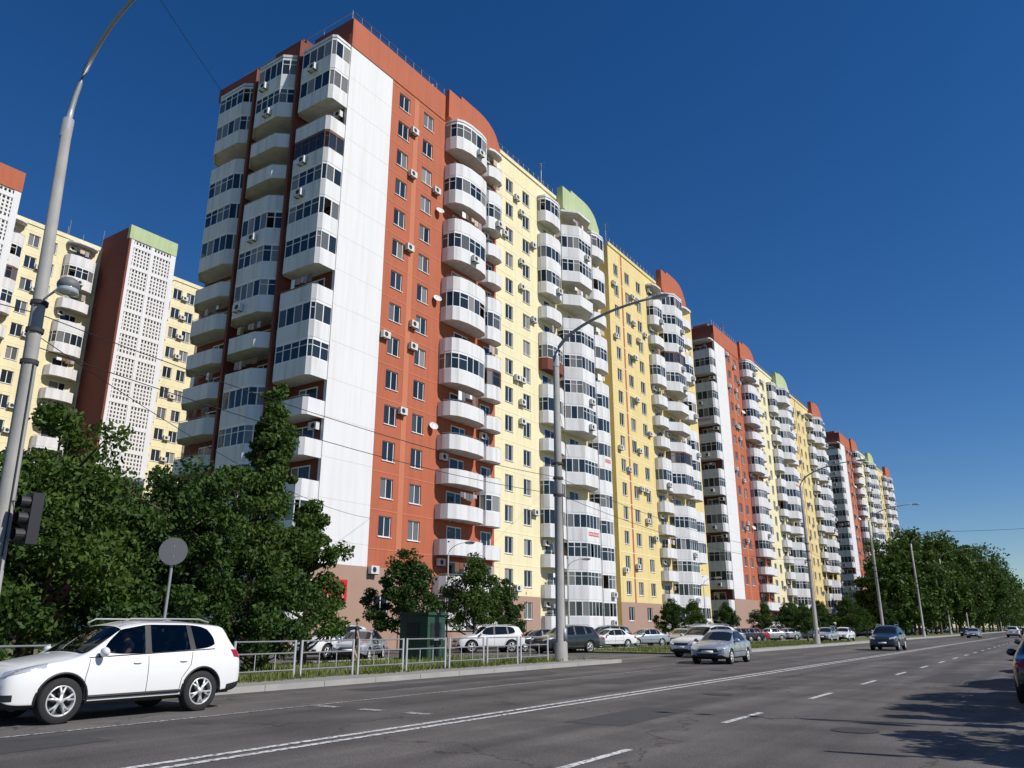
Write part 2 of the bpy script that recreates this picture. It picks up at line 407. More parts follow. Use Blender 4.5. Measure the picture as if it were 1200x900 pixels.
FH = 2.8; Z1 = 1.5
NF = 16
ZTOP = Z1+NF*FH      # 46.3
def stack(mb, wb, F, prof, rng, pg=.55, lo=0, hi=NF, wallm="orange_wall", ph=1.02, special=()):
    for k in range(lo, hi):
        q = rng.random(); pm = "white_balcony"
        if k in special: pm = "redbrown"
        elif q < .012: pm = "beige_panel"
        balcony(mb, wb, F, prof, Z1+k*FH, rng.random() < pg or k in special, rng, pm=pm, wallm=wallm, ph=ph+rng.choice((0, 0, 0, .06, -.04)))
    zt = Z1+hi*FH
    a = [F.P(u, zt-.1, d) for u, d in prof]; b = [F.P(u, zt+.12, d) for u, d in prof]
    mb.poly(a, "white_balcony"); mb.poly(b, "white_balcony")
    for i in range(len(prof)-1): mb.poly([a[i], a[i+1], b[i+1], b[i]], "white_balcony")
    z0 = Z1+lo*FH-.2
    ins = [(u, d*.92) for u, d in prof]
    for i in range(len(ins)-1):
        p, q = ins[i], ins[i+1]
        mb.poly([F.P(p[0], 0, p[1]), F.P(q[0], 0, q[1]), F.P(q[0], z0, q[1]), F.P(p[0], z0, p[1])], "tan_base")
def bands(mb, F, u0, u1, m, lo=2, hi=NF, h=.08):
    for k in range(lo, hi+1):
        z = Z1+k*FH-.25
        fbox(mb, F, u0, u1, z, z+h, 0.0, .018, m)
ROWS = [(Z1+k*FH+1.45, 1.5) for k in range(NF)]
def crown_pts(u0, u1, zb, zs, zt):
    w = u1-u0; p = [(u0, zb), (u1, zb), (u1, zs-.1)]
    for i in range(1, 7):
        a = i/6*math.pi/2
        p.append((u1-.04*w-.40*w*(1-math.cos(a)), zs+(zt-zs)*math.sin(a)))
    p += [(u0+.22*w, zt), (u0+.22*w, zt-.35), (u0, zt-.35)]
    return p

def complex_building(Y0, seed, X0=-40.0):
    rng = random.Random(seed)
    E = empty("apartment_building")
    mb, wb, bb, rb = MB(), MB(), MB(), MB()
    F = Fr((X0, Y0, 0), (0, 1), (1, 0))
    DEP = 16.0
    mb.box(X0-DEP, X0-.3, Y0+.3, Y0+42.0, 0, ZTOP+.9, "yellow_wall")
    mb.box(X0-DEP, X0-.3, Y0+44.6, Y0+71.7, 0, ZTOP+.7, "yellow_deep")
    mb.box(X0-DEP+1, X0-3.2, Y0+42.0, Y0+44.6, 0, ZTOP-1.5, "yellow_wall")
    fbox(mb, F, 0, 4.9, 5.6, ZTOP+.1, -.29, 0, "white_panel")
    fbox(mb, F, 0, 4.9, 0, 5.6, -.29, 0, "tan_base")
    for k in range(2, NF): fbox(mb, F, .0, 4.9, Z1+k*FH-.02, Z1+k*FH, 0, .004, "beige_panel")
    wall(mb, wb, F, 4.9, 11.9, 0, 5.6, [(6.5, 1.5), (9.7, 1.5)], ROWS[:1], "tan_base")
    wall(mb, wb, F, 4.9, 11.9, 5.6, ZTOP+.1, [(6.5, 1.35), (9.7, 1.35)], [r for r in ROWS if r[0]-.75 > 5.6], "orange_wall")
    bands(mb, F, 4.9, 11.9, "orange_light")
    fbox(mb, F, 7.75, 8.35, 5.6, ZTOP, 0.0, .014, "orange_light")
    for k in range(1, NF):
        for uc in (6.5, 9.7):
            if rng.random() < .42: ac(wb, F, uc+rng.choice((-1, 1))*1.15, Z1+k*FH+rng.choice((.55, 1.1, 2.0)))
    for k in (12, 9, 5):
        if rng.random() < .8: dish(wb, F, 11.3, Z1+k*FH+1.6)
    fbox(mb, F, -.02, 11.95, ZTOP+.1, 49.1, -.35, .06, "orange_wall")
    fbox(mb, F, 11.9, 20.3, 0, ZTOP+1.2, -.29, 0, "orange_wall")
    stack(bb, wb, F, arcprof(12.1, 17.2, 1.75), rng, .42)
    stack(bb, wb, F, arcprof(17.5, 20.1, 1.25, 5), rng, .35)
    fprism(mb, F, crown_pts(11.97, 20.3, ZTOP+.5, 47.9, 50.1), .02, .45, "orange_wall")
    wall(mb, wb, F, 20.3, 27.8, 0, 4.2, [(22.6, 1.4), (25.7, 1.4)], ROWS[:1], "tan_base")
    wall(mb, wb, F, 20.3, 27.8, 4.2, ZTOP+1.6, [(22.6, 1.3), (25.7, 1.3)], ROWS[1:], "yellow_wall")
    bands(mb, F, 20.3, 27.8, "cream_band")
    for k in range(1, NF):
        for uc in (22.6, 25.7):
            if rng.random() < .35: ac(wb, F, uc+rng.choice((-1, 1))*1.1, Z1+k*FH+rng.choice((.55, 1.1, 2.0)))
    fbox(mb, F, 20.3, 42, ZTOP+1.6, ZTOP+2.0, -.35, .12, "yellow_wall")
    fbox(mb, F, 27.8, 42, 0, ZTOP+1.6, -.29, 0, "yellow_wall")
    stack(bb, wb, F, arcprof(27.9, 31.5, 1.2, 5), rng, .25, special=(9,) if seed == 3 else ())
    stack(bb, wb, F, facprof(31.8, 37.6, 2.1, 1.5), rng, .65)
    stack(bb, wb, F, arcprof(37.9, 41.4, 1.5, 5), rng, .5)
    fprism(mb, F, crown_pts(32.0, 40.6, ZTOP+.4, 47.7, 49.8), .13, .9, "green_crown")
    wall(mb, wb, F, 44.5, 55.4, 0, 4.2, [(47, 1.4), (51.8, 1.4)], ROWS[:1], "tan_base")
    wall(mb, wb, F, 44.5, 55.4, 4.2, ZTOP+1.4, [(46.6, 1.2), (49.8, 1.3), (53.2, 1.3)], ROWS[1:], "yellow_deep")
    bands(mb, F, 44.5, 55.4, "cream_band")
    fbox(mb, F, 48.0, 48.4, 4.2, ZTOP+1.3, 0, .014, "orange_wall")
    mb.poly([F.P(44.5, 0, 0), F.P(44.5, 0, -DEP), F.P(44.5, ZTOP+1.4, -DEP), F.P(44.5, ZTOP+1.4, 0)], "yellow_deep")
    for k in range(1, NF):
        for uc in (46.6, 49.8, 53.2):
            if rng.random() < .3: ac(wb, F, uc+rng.choice((-1, 1))*1.05, Z1+k*FH+rng.choice((.55, 1.1, 2.0)))
    fbox(mb, F, 55.4, 72, 0, ZTOP+1.4, -.29, 0, "yellow_deep")
    fbox(mb, F, 44.5, 72, ZTOP+1.4, ZTOP+1.8, -.35, .12, "yellow_deep")
    stack(bb, wb, F, arcprof(55.6, 59.0, 1.2, 5), rng, .3)
    stack(bb, wb, F, facprof(59.3, 65.0, 2.0, 1.5), rng, .6)
    stack(bb, wb, F, arcprof(65.3, 68.8, 1.5, 5), rng, .5)
    fprism(mb, F, crown_pts(59.2, 68.0, ZTOP+.4, 47.9, 50.2), .13, .9, "orange_wall")
    G = Fr((X0, Y0, 0), (-1, 0), (0, -1))
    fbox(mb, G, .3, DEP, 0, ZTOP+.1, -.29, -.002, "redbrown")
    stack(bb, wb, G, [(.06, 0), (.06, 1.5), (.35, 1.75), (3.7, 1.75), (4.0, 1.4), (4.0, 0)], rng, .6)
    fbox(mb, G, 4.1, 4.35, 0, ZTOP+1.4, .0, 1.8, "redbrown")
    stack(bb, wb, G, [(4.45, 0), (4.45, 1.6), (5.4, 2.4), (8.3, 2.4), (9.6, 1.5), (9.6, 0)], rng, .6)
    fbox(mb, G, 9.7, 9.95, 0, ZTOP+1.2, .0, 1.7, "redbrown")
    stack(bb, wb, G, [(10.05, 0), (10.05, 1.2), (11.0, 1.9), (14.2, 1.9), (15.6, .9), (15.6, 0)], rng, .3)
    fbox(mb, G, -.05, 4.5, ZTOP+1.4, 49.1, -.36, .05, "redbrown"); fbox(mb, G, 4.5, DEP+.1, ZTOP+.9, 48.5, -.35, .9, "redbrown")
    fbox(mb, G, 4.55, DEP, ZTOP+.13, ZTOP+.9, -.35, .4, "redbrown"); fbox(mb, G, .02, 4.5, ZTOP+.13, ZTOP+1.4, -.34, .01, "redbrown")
    fbox(mb, G, 5.5, 9.0, 48.5, 49.4, -.4, .5, "redbrown")
    fbox(mb, G, 1.0, 3.6, 49.1, 49.7, -2, -.4, "orange_wall")
    rb.box(X0-DEP+.3, X0-.4, Y0+.4, Y0+41.9, ZTOP+.92, ZTOP+1.0, "roof_felt")
    rb.box(X0-DEP+.3, X0-.4, Y0+44.7, Y0+71.6, ZTOP+.72, ZTOP+.8, "roof_felt")
    for (a, b, zb) in ((0, 11.9, 49.1), (20.5, 31.5, ZTOP+2.0), (44.5, 58.8, ZTOP+1.8)):
        n = int((b-a)/1.0)
        for i in range(n+1):
            y = a+(b-a)*i/n
            rb.tube([F.P(y, zb, -.15), F.P(y, zb+.9, -.15)], .03, "galv", 4)
        for h in (.45, .9): rb.tube([F.P(a, zb+h, -.15), F.P(b, zb+h, -.15)], .03, "galv", 4)
    for i in range(5):
        rb.tube([(X0-.2-3.4*i, Y0+.1, 48.5), (X0-.2-3.4*i, Y0+.1, 49.9)], .03, "galv", 4)
    rb.tube([(X0-.2, Y0+.1, 49.9), (X0-14, Y0+.1, 49.9)], .03, "galv", 4)
    for i in range(13):
        y = rng.uniform(4, 70); x = X0-rng.uniform(.6, 5); h = rng.uniform(2.0, 4.6)
        rb.tube([(x, Y0+y, ZTOP+.8), (x, Y0+y, ZTOP+1.6+h)], .045, "galv", 5)
        for q in range(3): rb.tube([(x-.5, Y0+y, ZTOP+1.5+h-.3*q), (x+.5, Y0+y, ZTOP+1.5+h-.3*q)], .022, "galv", 4)
    for (a, b) in ((14, 19), (33, 38), (60, 66)):
        rb.box(X0-12, X0-6, Y0+a, Y0+b, ZTOP+.9, ZTOP+3.2, "orange_wall")
    mb.obj("walls", E); wb.obj("windows", E); bb.obj("balconies", E); rb.obj("roof", E)
    return E

complex_building(36.0, 3)
complex_building(118.0, 11)
complex_building(208.0, 23)

def shop_sign():
    E = empty("shop_sign", (-39.9, 36.6, -.4)); mb = MB()
    mb.box(0, .12, 0, 2.3, 3.6, 5.0, "sign_red")
    def stroke(y0, z0, y1, z1, t=.05): mb.tube([(.135, y0, z0), (.135, y1, z1)], t, "sign_white", 4)
    stroke(.75, 4.35, .95, 4.85); stroke(.95, 4.85, 1.15, 4.35); stroke(.82, 4.5, 1.08, 4.5)
    for i in range(4):
        a = .35+.45*i
        stroke(a, 4.15, a+.28, 4.15, .035); stroke(a+.28, 4.15, a+.12, 3.98, .035); stroke(a+.12, 3.98, a+.28, 3.85, .035); stroke(a+.28, 3.85, a, 3.75, .035)
    mb.obj("panel", E)
shop_sign()

# ------------------------------------------------------------------ courtyard building at the left
def courtyard_building():
    rng = random.Random(5); E = empty("residential_building")
    X0 = -93.0
    F = Fr((X0, 0, 0), (0, 1), (1, 0)); mb, wb, bb = MB(), MB(), MB()
    mb.box(X0-14, X0-.3, 2, 90, 0, 46.5, "yellow_wall")
    towers = [(7.5, 13.8), (26.0, 32.5), (45.0, 51.3), (64, 70.3)]
    spans = [(2, 7.5)]+[(towers[i][1], towers[i+1][0]) for i in range(3)]+[(70.3, 90)]
    for a, b in spans:
        if b-a > 8:
            cols = [(a+4.6, 1.3), (a+6.6, 1.3)] if b-a < 15 else [(a+4.6, 1.3), (a+6.6, 1.3), (a+13.5, 1.3), (a+16, 1.3)]
            wall(mb, wb, F, a, b, 0, 46.8, cols, ROWS, "yellow_wall")
            bands(mb, F, a, b, "cream_band")
            stack(bb, wb, F, arcprof(a+.3, a+3.4, 1.3, 5), rng, .4); stack(bb, wb, F, arcprof(a+8.2, a+11.8, 1.3, 5), rng, .4)
            for k in range(1, NF):
                if rng.random() < .5: ac(wb, F, a+5.6, Z1+k*FH+1.1)
        else: fbox(mb, F, a, b, 0, 46.8, -.29, 0, "yellow_wall")
        fbox(mb, F, a, b, 46.8, 47.3, -.35, .1, "yellow_wall")
    for n, (a, b) in enumerate(towers):
        top = 47.0
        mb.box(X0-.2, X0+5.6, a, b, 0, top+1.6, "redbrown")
        mb.box(X0+5.6, X0+6.15, a-.02, b+.02, top, top+(1.8 if n != 1 else 2.4), "green_crown" if n != 1 else "orange_wall")
        T = Fr((X0+5.6, a, 0), (0, 1), (1, 0)); w = b-a
        fbox(mb, T, .0, .25, 0, top-.02, .0, .6, "redbrown")
        fbox(mb, T, .6, w-.6, 0, top-.03, .0, .06, "beige_panel")
        fbox(mb, T, .25, .7, 0, top-.02, .3, .5, "white_panel"); fbox(mb, T, w-.7, w, 0, top-.02, .3, .5, "white_panel")
        fbox(mb, T, w*.5-.2, w*.5+.2, 0, top-.02, .3, .502, "white_panel")
        for k in range(NF+1):
            z = Z1+k*FH-.3
            if z+.5 < top: fbox(mb, T, .7, w-.7, z, z+.5, .3, .48, "white_panel")
            for q in range(1, 5):
                zz = z+.5+q*(FH-.5)/5
                if zz < top: fbox(mb, T, .7, w-.7, zz-.09, zz+.09, .34, .44, "white_panel")
        nb = 12
        for i in range(nb):
            u = .7+(w-1.4)*(i+.5)/nb
            fbox(mb, T, u-.09, u+.09, Z1, top-.1, .345, .435, "white_panel")
    for i in range(12):
        y = rng.uniform(20, 70); wb.tube([(X0-2, y, 47), (X0-2, y, 49+rng.random()*2)], .04, "galv", 4)
    mb.obj("walls", E); wb.obj("windows", E); bb.obj("balconies", E)
courtyard_building()

# ------------------------------------------------------------------ ground, road
def sheet(name, x0, x1, y0, y1, z, m):
    mb = MB(); mb.poly([(x0, y0, z), (x1, y0, z), (x1, y1, z), (x0, y1, z)], m); return mb.obj(name)
sheet("ground", -2500, 2500, -2500, 2500, 0, "ground_grass")
sheet("road", -17.0, 1.9, -80, 1600, .004, "asphalt")
sheet("parking_lot", -38.0, -27.0, -10, 300, .004, "asphalt_lot")
sheet("driveway", -27.0, -17.0, 34, 45.5, .008, "asphalt_lot")
mk = MB()
def mq(x0, x1, y0, y1, m="road_paint"): mk.poly([(x0, y0, .012), (x1, y0, .012), (x1, y1, .012), (x0, y1, .012)], m)
for i in range(-10, 90):
    y = i*10
    mq(-9.22, -9.09, y, y+10); mq(-8.90, -8.77, y, y+10)
    if y < 30 or y > 46: mq(-13.18, -13.08, y, y+10, "road_paint_worn")
y = 9.0-8*5
while y < 500:
    mq(-5.10, -4.98, y, y+2.0); y += 5.6
for xx in (-12.7, -11.5, -10.3): mq(xx-.28, xx+.28, 11.95, 12.2, "road_paint_worn")
mk.obj("road_markings")
rp = MB()
for (x, y, w_, l_) in ((-6.8, 14, 1.1, 3.2), (-11.3, 24, 1.4, 5.5), (-3.4, 30, 1.2, 6), (-15.2, 20, .9, 9), (-7.0, 47, 1.6, 7), (-12, 6.0, 1.0, 1.8)):
    rp.poly([(x-w_/2, y-l_/2, .008), (x+w_/2, y-l_/2+.05, .008), (x+w_/2-.04, y+l_/2, .008), (x-w_/2+.03, y+l_/2-.06, .008)], "tar_patch")
rp.obj("road_patches")
def manhole(x, y):
    E = empty("manhole_cover", (x, y, 0)); mb = MB()
    mb.lathe([(0.001, .016), (.27, .016), (.30, .013), (.33, .016), (.36, .012)], (0, 0, 0), "iron", 28, 'Z')
    mb.obj("lid", E)
manhole(-7.2, 19.5); manhole(-11.0, 30.0); manhole(-3.0, 14.0)
kb = MB(); pv = MB(); gr = MB()
for (a, b) in ((-80, 34), (45.5, 900)):
    yy = a
    while yy < b:
        e = min(yy+(2.0 if yy < 80 else 20), b)
        kb.box(-17.16, -17.0, yy+.008, e-.008, 0, .15+.004*math.sin(yy*3), "kerb_stone"); yy = e
    pv.box(-18.75, -17.165, a, b, 0, .12, "paving")
    gr.box(-26.8, -18.75, a, min(b, 300), 0, .10, "ground_grass")
    kb.box(-27.0, -26.8, a, min(b, 300), 0, .14, "kerb_stone")
kb.box(1.9, 2.06, -80, 900, 0, .15, "kerb_stone"); pv.box(2.065, 4.6, -80, 900, 0, .12, "paving")
kb.obj("kerb"); pv.obj("sidewalk"); gr.obj("grass_verge")

def grass():
    rng = np.random.default_rng(4); n = 46000
    x = rng.uniform(-26.5, -18.3, n); y = rng.uniform(4, 90, n)
    m_ = rng.random(n) < .35; x[m_] = rng.uniform(-19.6, -18.4, m_.sum())
    keep = ~((y > 33.6) & (y < 45.9))
    dens = np.sin(x*2.1)+np.sin(y*1.3+x)+rng.normal(0, .8, n) > -.6
    keep &= dens; x = x[keep]; y = y[keep]; n = len(x)
    a = rng.uniform(0, 6.28, n); h = rng.uniform(.05, .26, n); w = .012+.02*rng.random(n)
    v = np.zeros((n, 3, 3))
    v[:, 0] = np.stack([x-w*np.cos(a), y-w*np.sin(a), np.full(n, .09)], 1); v[:, 1] = np.stack([x+w*np.cos(a), y+w*np.sin(a), np.full(n, .09)], 1)
    v[:, 2] = np.stack([x+rng.normal(0, .05, n), y+rng.normal(0, .05, n), .09+h], 1)
    me = bpy.data.meshes.new("grass"); me.vertices.add(n*3); me.vertices.foreach_set("co", v.ravel())
    me.loops.add(n*3); me.loops.foreach_set("vertex_index", np.arange(n*3)); me.polygons.add(n); me.polygons.foreach_set("loop_start", np.arange(n)*3)
    me.materials.append(MATS["grass_blade"]); me.update(); me.validate(); link("grass", me)
grass()

# ------------------------------------------------------------------ trees
def leaves_mesh(name, P, size, rng, m):
    n = len(P)
    a = rng.normal(size=(n, 3)); a /= np.linalg.norm(a, axis=1)[:, None]
    b = np.cross(a, rng.normal(size=(n, 3))); b /= np.linalg.norm(b, axis=1)[:, None]
    s = (size*rng.uniform(.6, 1.3, n))[:, None]
    v = np.stack([P-a*s, P+b*s*.5+a*s*.1, P+a*s, P-b*s*.5+a*s*.1], 1).reshape(-1, 3)
    me = bpy.data.meshes.new(name); me.vertices.add(n*4); me.vertices.foreach_set("co", v.ravel())
    me.loops.add(n*4); me.loops.foreach_set("vertex_index", np.arange(n*4)); me.polygons.add(n); me.polygons.foreach_set("loop_start", np.arange(n)*4)
    me.materials.append(MATS[m]); me.update(); me.validate(); return me
def crown(rng, h, r, zb, nc, shape):
    zc = (h+zb)/2; C = []; Rr = []
    while len(C) < nc:
        d = rng.normal(size=3); d /= np.linalg.norm(d); k = rng.random()**.38
        p = d*k; t = (p[2]+1)/2
        if shape == 'cone': f = (1.05-t)*1.15+.12
        elif shape == 'col': f = .35+.75*math.sin(min(1, (1.05-t)*1.2)*1.6)
        else: f = 1.0
        f = min(f, 1.05)*(1+.22*math.sin(3*math.atan2(p[1], p[0])+t*7))
        C.append((p[0]*r*f, p[1]*r*f, zc+p[2]*(h-zb)/2*.93)); Rr.append(r*rng.uniform(.13, .30))
    return np.array(C), np.array(Rr)
def tree_meshes(seed, h, r, zb, nleaf, size, shape='round', nc=60, m="leaves"):
    rng = np.random.default_rng(seed)
    C, Rr = crown(rng, h, r, zb, nc, shape)
    if shape == 'col': Rr = Rr*1.5
    idx = rng.integers(len(C), size=nleaf)
    off = rng.normal(size=(nleaf, 3)); off /= np.linalg.norm(off, axis=1)[:, None]
    P = C[idx]+off*(Rr[idx]*rng.random(nleaf)**.45)[:, None]*np.array([1, 1, .75])
    fol = leaves_mesh("foliage", P, size, rng, m)
    tb = MB(); tr = .021*h+.03
    zt = zb+(h-zb)*.7
    tp = [(0, 0, -.05), (.02*h*.3, .0, zb*.5), (0, .02*h*.3, zb+.3), (.05, 0, (zb+zt)/2), (0, .05, zt)]
    tb.tube(tp, [tr*1.3, tr, tr*.85, tr*.5, tr*.15], "bark", 8)
    for i in range(0, min(nc, 26)):
        c = C[i]; z0 = min(max(zb*.7, c[2]-.45*math.hypot(c[0], c[1])-.3), zt*.95)
        mid = (c[0]*.45, c[1]*.45, z0+(c[2]-z0)*.35)
        tb.tube([(0, 0, z0), mid, tuple(c)], [tr*.38, tr*.24, tr*.06], "bark", 5, False)
    return tb.mesh("trunk", True), fol
def place_tree(ms, x, y, rz=0, s=1.0, name="deciduous_tree"):
    E = empty(name, (x, y, 0), rz); E.scale = (s, s, s)
    link("trunk", ms[0], E); link("foliage", ms[1], E)
place_tree(tree_meshes(1, 6.7, 3.3, .9, 17000, .10, nc=80), -24.0, 6.8)
place_tree(tree_meshes(2, 7.9, 3.2, .8, 21000, .10, nc=90), -24.0, 11.4)
place_tree(tree_meshes(3, 7.9, 2.9, .7, 20000, .10, nc=90, m="leaves_dark"), -24.8, 15.6)
place_tree(tree_meshes(4, 8.0, 2.6, .6, 17000, .10, nc=80), -25.6, 19.2)
place_tree(tree_meshes(5, 12.7, 1.05, 3.0, 15000, .10, 'col', nc=100), -26.6, 21.2, name="poplar_tree")
place_tree(tree_meshes(6, 7.2, 2.1, .5, 15000, .10, 'cone', nc=65), -26.2, 23.3)
mB = tree_meshes(7, 9.0, 3.2, .8, 12000, .13, nc=70, m="leaves_dark")
for k, (x, y) in enumerate(((-30.5, 9), (-31, 14.5), (-31, 19), (-34, 4))): place_tree(mB, x, y, k*1.7, .9)
sh = tree_meshes(9, 3.0, 2.2, .1, 9000, .09, nc=50, m="leaves_dark")
place_tree(tree_meshes(8, 3.4, 2.2, .1, 9000, .09, nc=50, m="leaves_dark"), -23.0, 18.4, name="shrub")
place_tree(sh, -22.6, 13.6, name="shrub"); place_tree(sh, -22.4, 8.6, 2, name="shrub")
l1 = tree_meshes(20, 6.3, 2.5, 1.0, 13000, .11, 'cone', nc=65, m="leaves_dark")
l2 = tree_meshes(21, 6.2, 2.6, 1.1, 13000, .11, 'cone', nc=65)
place_tree(l1, -33, 37.2, name="linden_tree"); place_tree(l2, -33, 44.2, name="linden_tree"); place_tree(l1, -33.5, 48.2, 2, .8, name="linden_tree")
for i in range(13):
    place_tree((l1, l2)[i % 2], -34+1.5*math.sin(i*5), 80+i*9.5, i*2.1, .72+.22*math.sin(i*3.3)**2, name="linden_tree")
for i in range(7):
    place_tree((l2, l1)[i % 2], -23.5+1.0*math.sin(i*4), 92+i*8.5, i*1.3, .62+.22*math.sin(i*2.3)**2, name="linden_tree")
sb = tree_meshes(30, 6.0, 2.2, 1.8, 11000, .12, nc=60)
place_tree(sb, 3.4, 18.6, 1, .95); place_tree(sb, 3.6, 22.6, 2); place_tree(sb, 4.2, 27.0, 3); place_tree(sb, 5.2, 33, 2); place_tree(sb, 3.8, 14.0, 4, .9)
def distant():
    rng = np.random.default_rng(77); Ps = []; tb = MB()
    for i in range(52):
        y = 143+i*7.0; q = min(1, max(0, (y-143)/42)); far = min(1, max(0, (y-200)/60))
        x = -25+rng.uniform(-5, 2.5)+far*4.5
        h = (12+10.5*q+3.0*far)*rng.uniform(.90, 1.07); r = h*rng.uniform(.29, .36)
        if y > 340: h *= .9
        C, Rr = crown(rng, h, r, 1.2, 60, 'round'); n = 8500 if y < 280 else 3500
        idx = rng.integers(len(C), size=n); off = rng.normal(size=(n, 3)); off /= np.linalg.norm(off, axis=1)[:, None]
        Ps.append(C[idx]+off*(Rr[idx]*rng.random(n)**.45)[:, None]+np.array([x, y, 0]))
        tb.tube([(x, y, 0), (x, y, 3), (x, y, h*.7)], [.3, .22, .05], "bark", 6)
    for i in range(40):
        y = 520+i*18; x = (-26 if i % 2 else 16)+rng.uniform(-6, 6); h = rng.uniform(12, 17)
        C, Rr = crown(rng, h, h*.4, 1.0, 30, 'round'); n = 900
        idx = rng.integers(len(C), size=n); off = rng.normal(size=(n, 3))*.5
        Ps.append(C[idx]+off*Rr[idx][:, None]+np.array([x, y, 0]))
    E = empty("distant_trees")
    link("foliage", leaves_mesh("foliage", np.concatenate(Ps), .42, rng, "leaves"), E); tb.obj("trunks", E, True)
distant()

# ------------------------------------------------------------------ street furniture
def lamp(x, y, h=14.2, arm=5.4, rise=1.8, lean=0.0, name="street_lamp", r=.15):
    E = empty(name, (x, y, 0)); mb = MB()
    mb.tube([(0, 0, 0), (0, 0, .9), (0, 0, .92), (lean*.4, 0, h*.5), (lean, 0, h)], [r*1.5, r*1.4, r*1.15, r, r*.72], "pole_conc", 14)
    pts = []; rr = []
    for i in range(13):
        t = i/12; a = t*math.pi/2
        pts.append((lean+arm*(1-math.cos(a))*.98, 0, h+rise*math.sin(a))); rr.append(r*.5*(1-.45*t))
    mb.tube(pts, rr, "galv", 10)
    ex = pts[-1][0]; ez = pts[-1][2]
    mb.ell((ex+.35, 0, ez-.02), (.48, .15, .11), "galv", 14, 8); mb.ell((ex+.42, 0, ez-.09), (.32, .12, .07), "lens", 12, 6)
    mb.tube([(lean, 0, h-.5), (lean, 0, h+.05)], r*.85, "galv", 12)
    for z in (7.4, 8.2, 8.9): mb.tube([(lean*.6*z/h*1.4, 0, z), (lean*.6*z/h*1.4, .0, z+.10)], r*1.25, "dark", 10)
    if r > .1:
        mb.box(-.02, r*1.35, -.10, .10, 1.0, 1.5, "galv"); mb.tube([(r*1.1, .02, 1.5), (r*1.05+lean*.4, .02, 7.4)], .018, "dark", 5)
    mb.obj("pole", E, True); return E
POLES = [(-18.7, 8.0), (-18.7, 31.5), (-18.7, 76.5), (-18.7, 109), (-18.7, 143), (-18.7, 179), (-18.7, 215)]
for i, (x, y) in enumerate(POLES):
    lamp(x, y, 14.3 if i else 14.2, 5.4 if i else 3.0, 1.9 if i else 2.8, lean=0 if i else -.75, r=.20 if i == 1 else .16)
for y in (330, 380): lamp(-18.7, y)
for (x, y) in ((-36, 45), (-36, 62), (-36, 95)): lamp(x, y, 6.5, 1.6, .8, r=.06)
lamp(2.9, 16.35, 6.6, 1.5, .5, r=.09)

def extras_on_pole():
    E = empty("traffic_light", (-18.7, 8.0, 0)); mb = MB()
    x0, y0 = .42, .35
    mb.box(x0-.17, x0+.17, y0-.14, y0+.10, 3.25, 4.35, "plastic_black")
    for k in range(3):
        z = 3.45+k*.35
        mb.lathe([(.13, 0), (.13, .2), (.12, .2), (.12, 0)], (x0, y0-.34, z), "plastic_black", 16); mb.ell((x0, y0-.15, z), (.115, .03, .115), "dark", 12, 6)
    for z in (3.4, 4.2): mb.tube([(-.1, 0, z), (x0, y0, z)], .025, "galv", 6)
    mb.obj("housing", E)
    S = empty("floodlight", (-18.7, 8.0, 0)); m2 = MB()
    m2.tube([(-.45, 0, 9.0), (.25, .15, 9.3)], .03, "galv", 6); m2.ell((.40, .22, 9.3), (.25, .25, .21), "sign_grey", 16, 10)
    m2.lathe([(.22, -.02), (.26, -.16), (.0, -.2)], (.40, .22, 9.25), "lens", 16, 'Z'); m2.obj("head", S, True)
extras_on_pole()

def round_sign():
    E = empty("traffic_sign", (-18.4, 11.85, .12)); mb = MB()
    mb.tube([(0, 0, -.1), (.05, .02, 3.5)], .035, "galv", 10)
    n = 28; c = (.05, .02, 3.25)
    ax = Vector((.75, -.66, 0)).normalized(); u = Vector((0, 0, 1)); w = ax.cross(u)
    a = [tuple(Vector(c)+ax*.05+(u*math.cos(6.2832*i/n)+w*math.sin(6.2832*i/n))*.33) for i in range(n)]
    b = [tuple(Vector(c)+ax*.075+(u*math.cos(6.2832*i/n)+w*math.sin(6.2832*i/n))*.34) for i in range(n)]
    mb.poly(a, "sign_grey"); mb.poly(b, "sign_grey")
    for i in range(n): mb.poly([a[i], a[(i+1) % n], b[(i+1) % n], b[i]], "galv")
    mb.box(-.02, .12, -.03, .09, 3.1, 3.14, "galv"); mb.box(-.02, .12, -.03, .09, 3.36, 3.40, "galv")
    mb.obj("plate", E)
    E = empty("traffic_sign", (2.9, 12.45, .12)); mb = MB(); mb.tube([(0, 0, -.1), (0, 0, 5.3)], .05, "galv", 10)
    mb.lathe([(.0, 0), (.35, 0), (.35, .02), (0, .02)], (0, -.07, 4.9), "sign_white", 24); mb.obj("plate", E)
round_sign()

def fence(y0, y1, x=-19.0):
    E = empty("metal_fence", (x, 0, .1)); mb = MB(); y = y0; L = 2.25
    while y+L < y1:
        a, b = y+.06, y+L-.06
        jx = random.Random(int(y*10)).uniform(-.03, .03)
        for yy in (a, b): mb.tube([(jx, yy, -.1), (jx, yy, 1.08)], .038, "galv", 8)
        for z in (1.05, .72, .25): mb.tube([(jx, a, z), (jx, b, z)], .024, "galv", 6)
        n = 3
        for k in range(1, n): mb.tube([(jx, a+(b-a)*k/n, .25), (jx, a+(b-a)*k/n, .72)], .014, "galv", 5)
        y += L+.12
    mb.obj("rails", E, True)
fence(-14, 32.5)

def kiosk():
    E = empty("kiosk", (-25.8, 30.4, .1), .1); mb = MB()
    mb.box(-.8, .8, -.75, .75, 0, 2.0, "bin_green"); mb.box(-.9, .9, -.85, .85, 2.0, 2.12, "bin_green")
    mb.box(.8, .83, -.5, .4, .95, 1.65, "plastic_black"); mb.box(-.4, .3, -.78, -.75, .9, 1.65, "plastic_black")
    for k in range(5): mb.box(.8, .82, -.7+k*.32, -.67+k*.32, .05, .9, "plastic_black")
    mb.box(.8, 1.05, -.55, .45, .85, .9, "galv"); mb.obj("body", E)
kiosk()

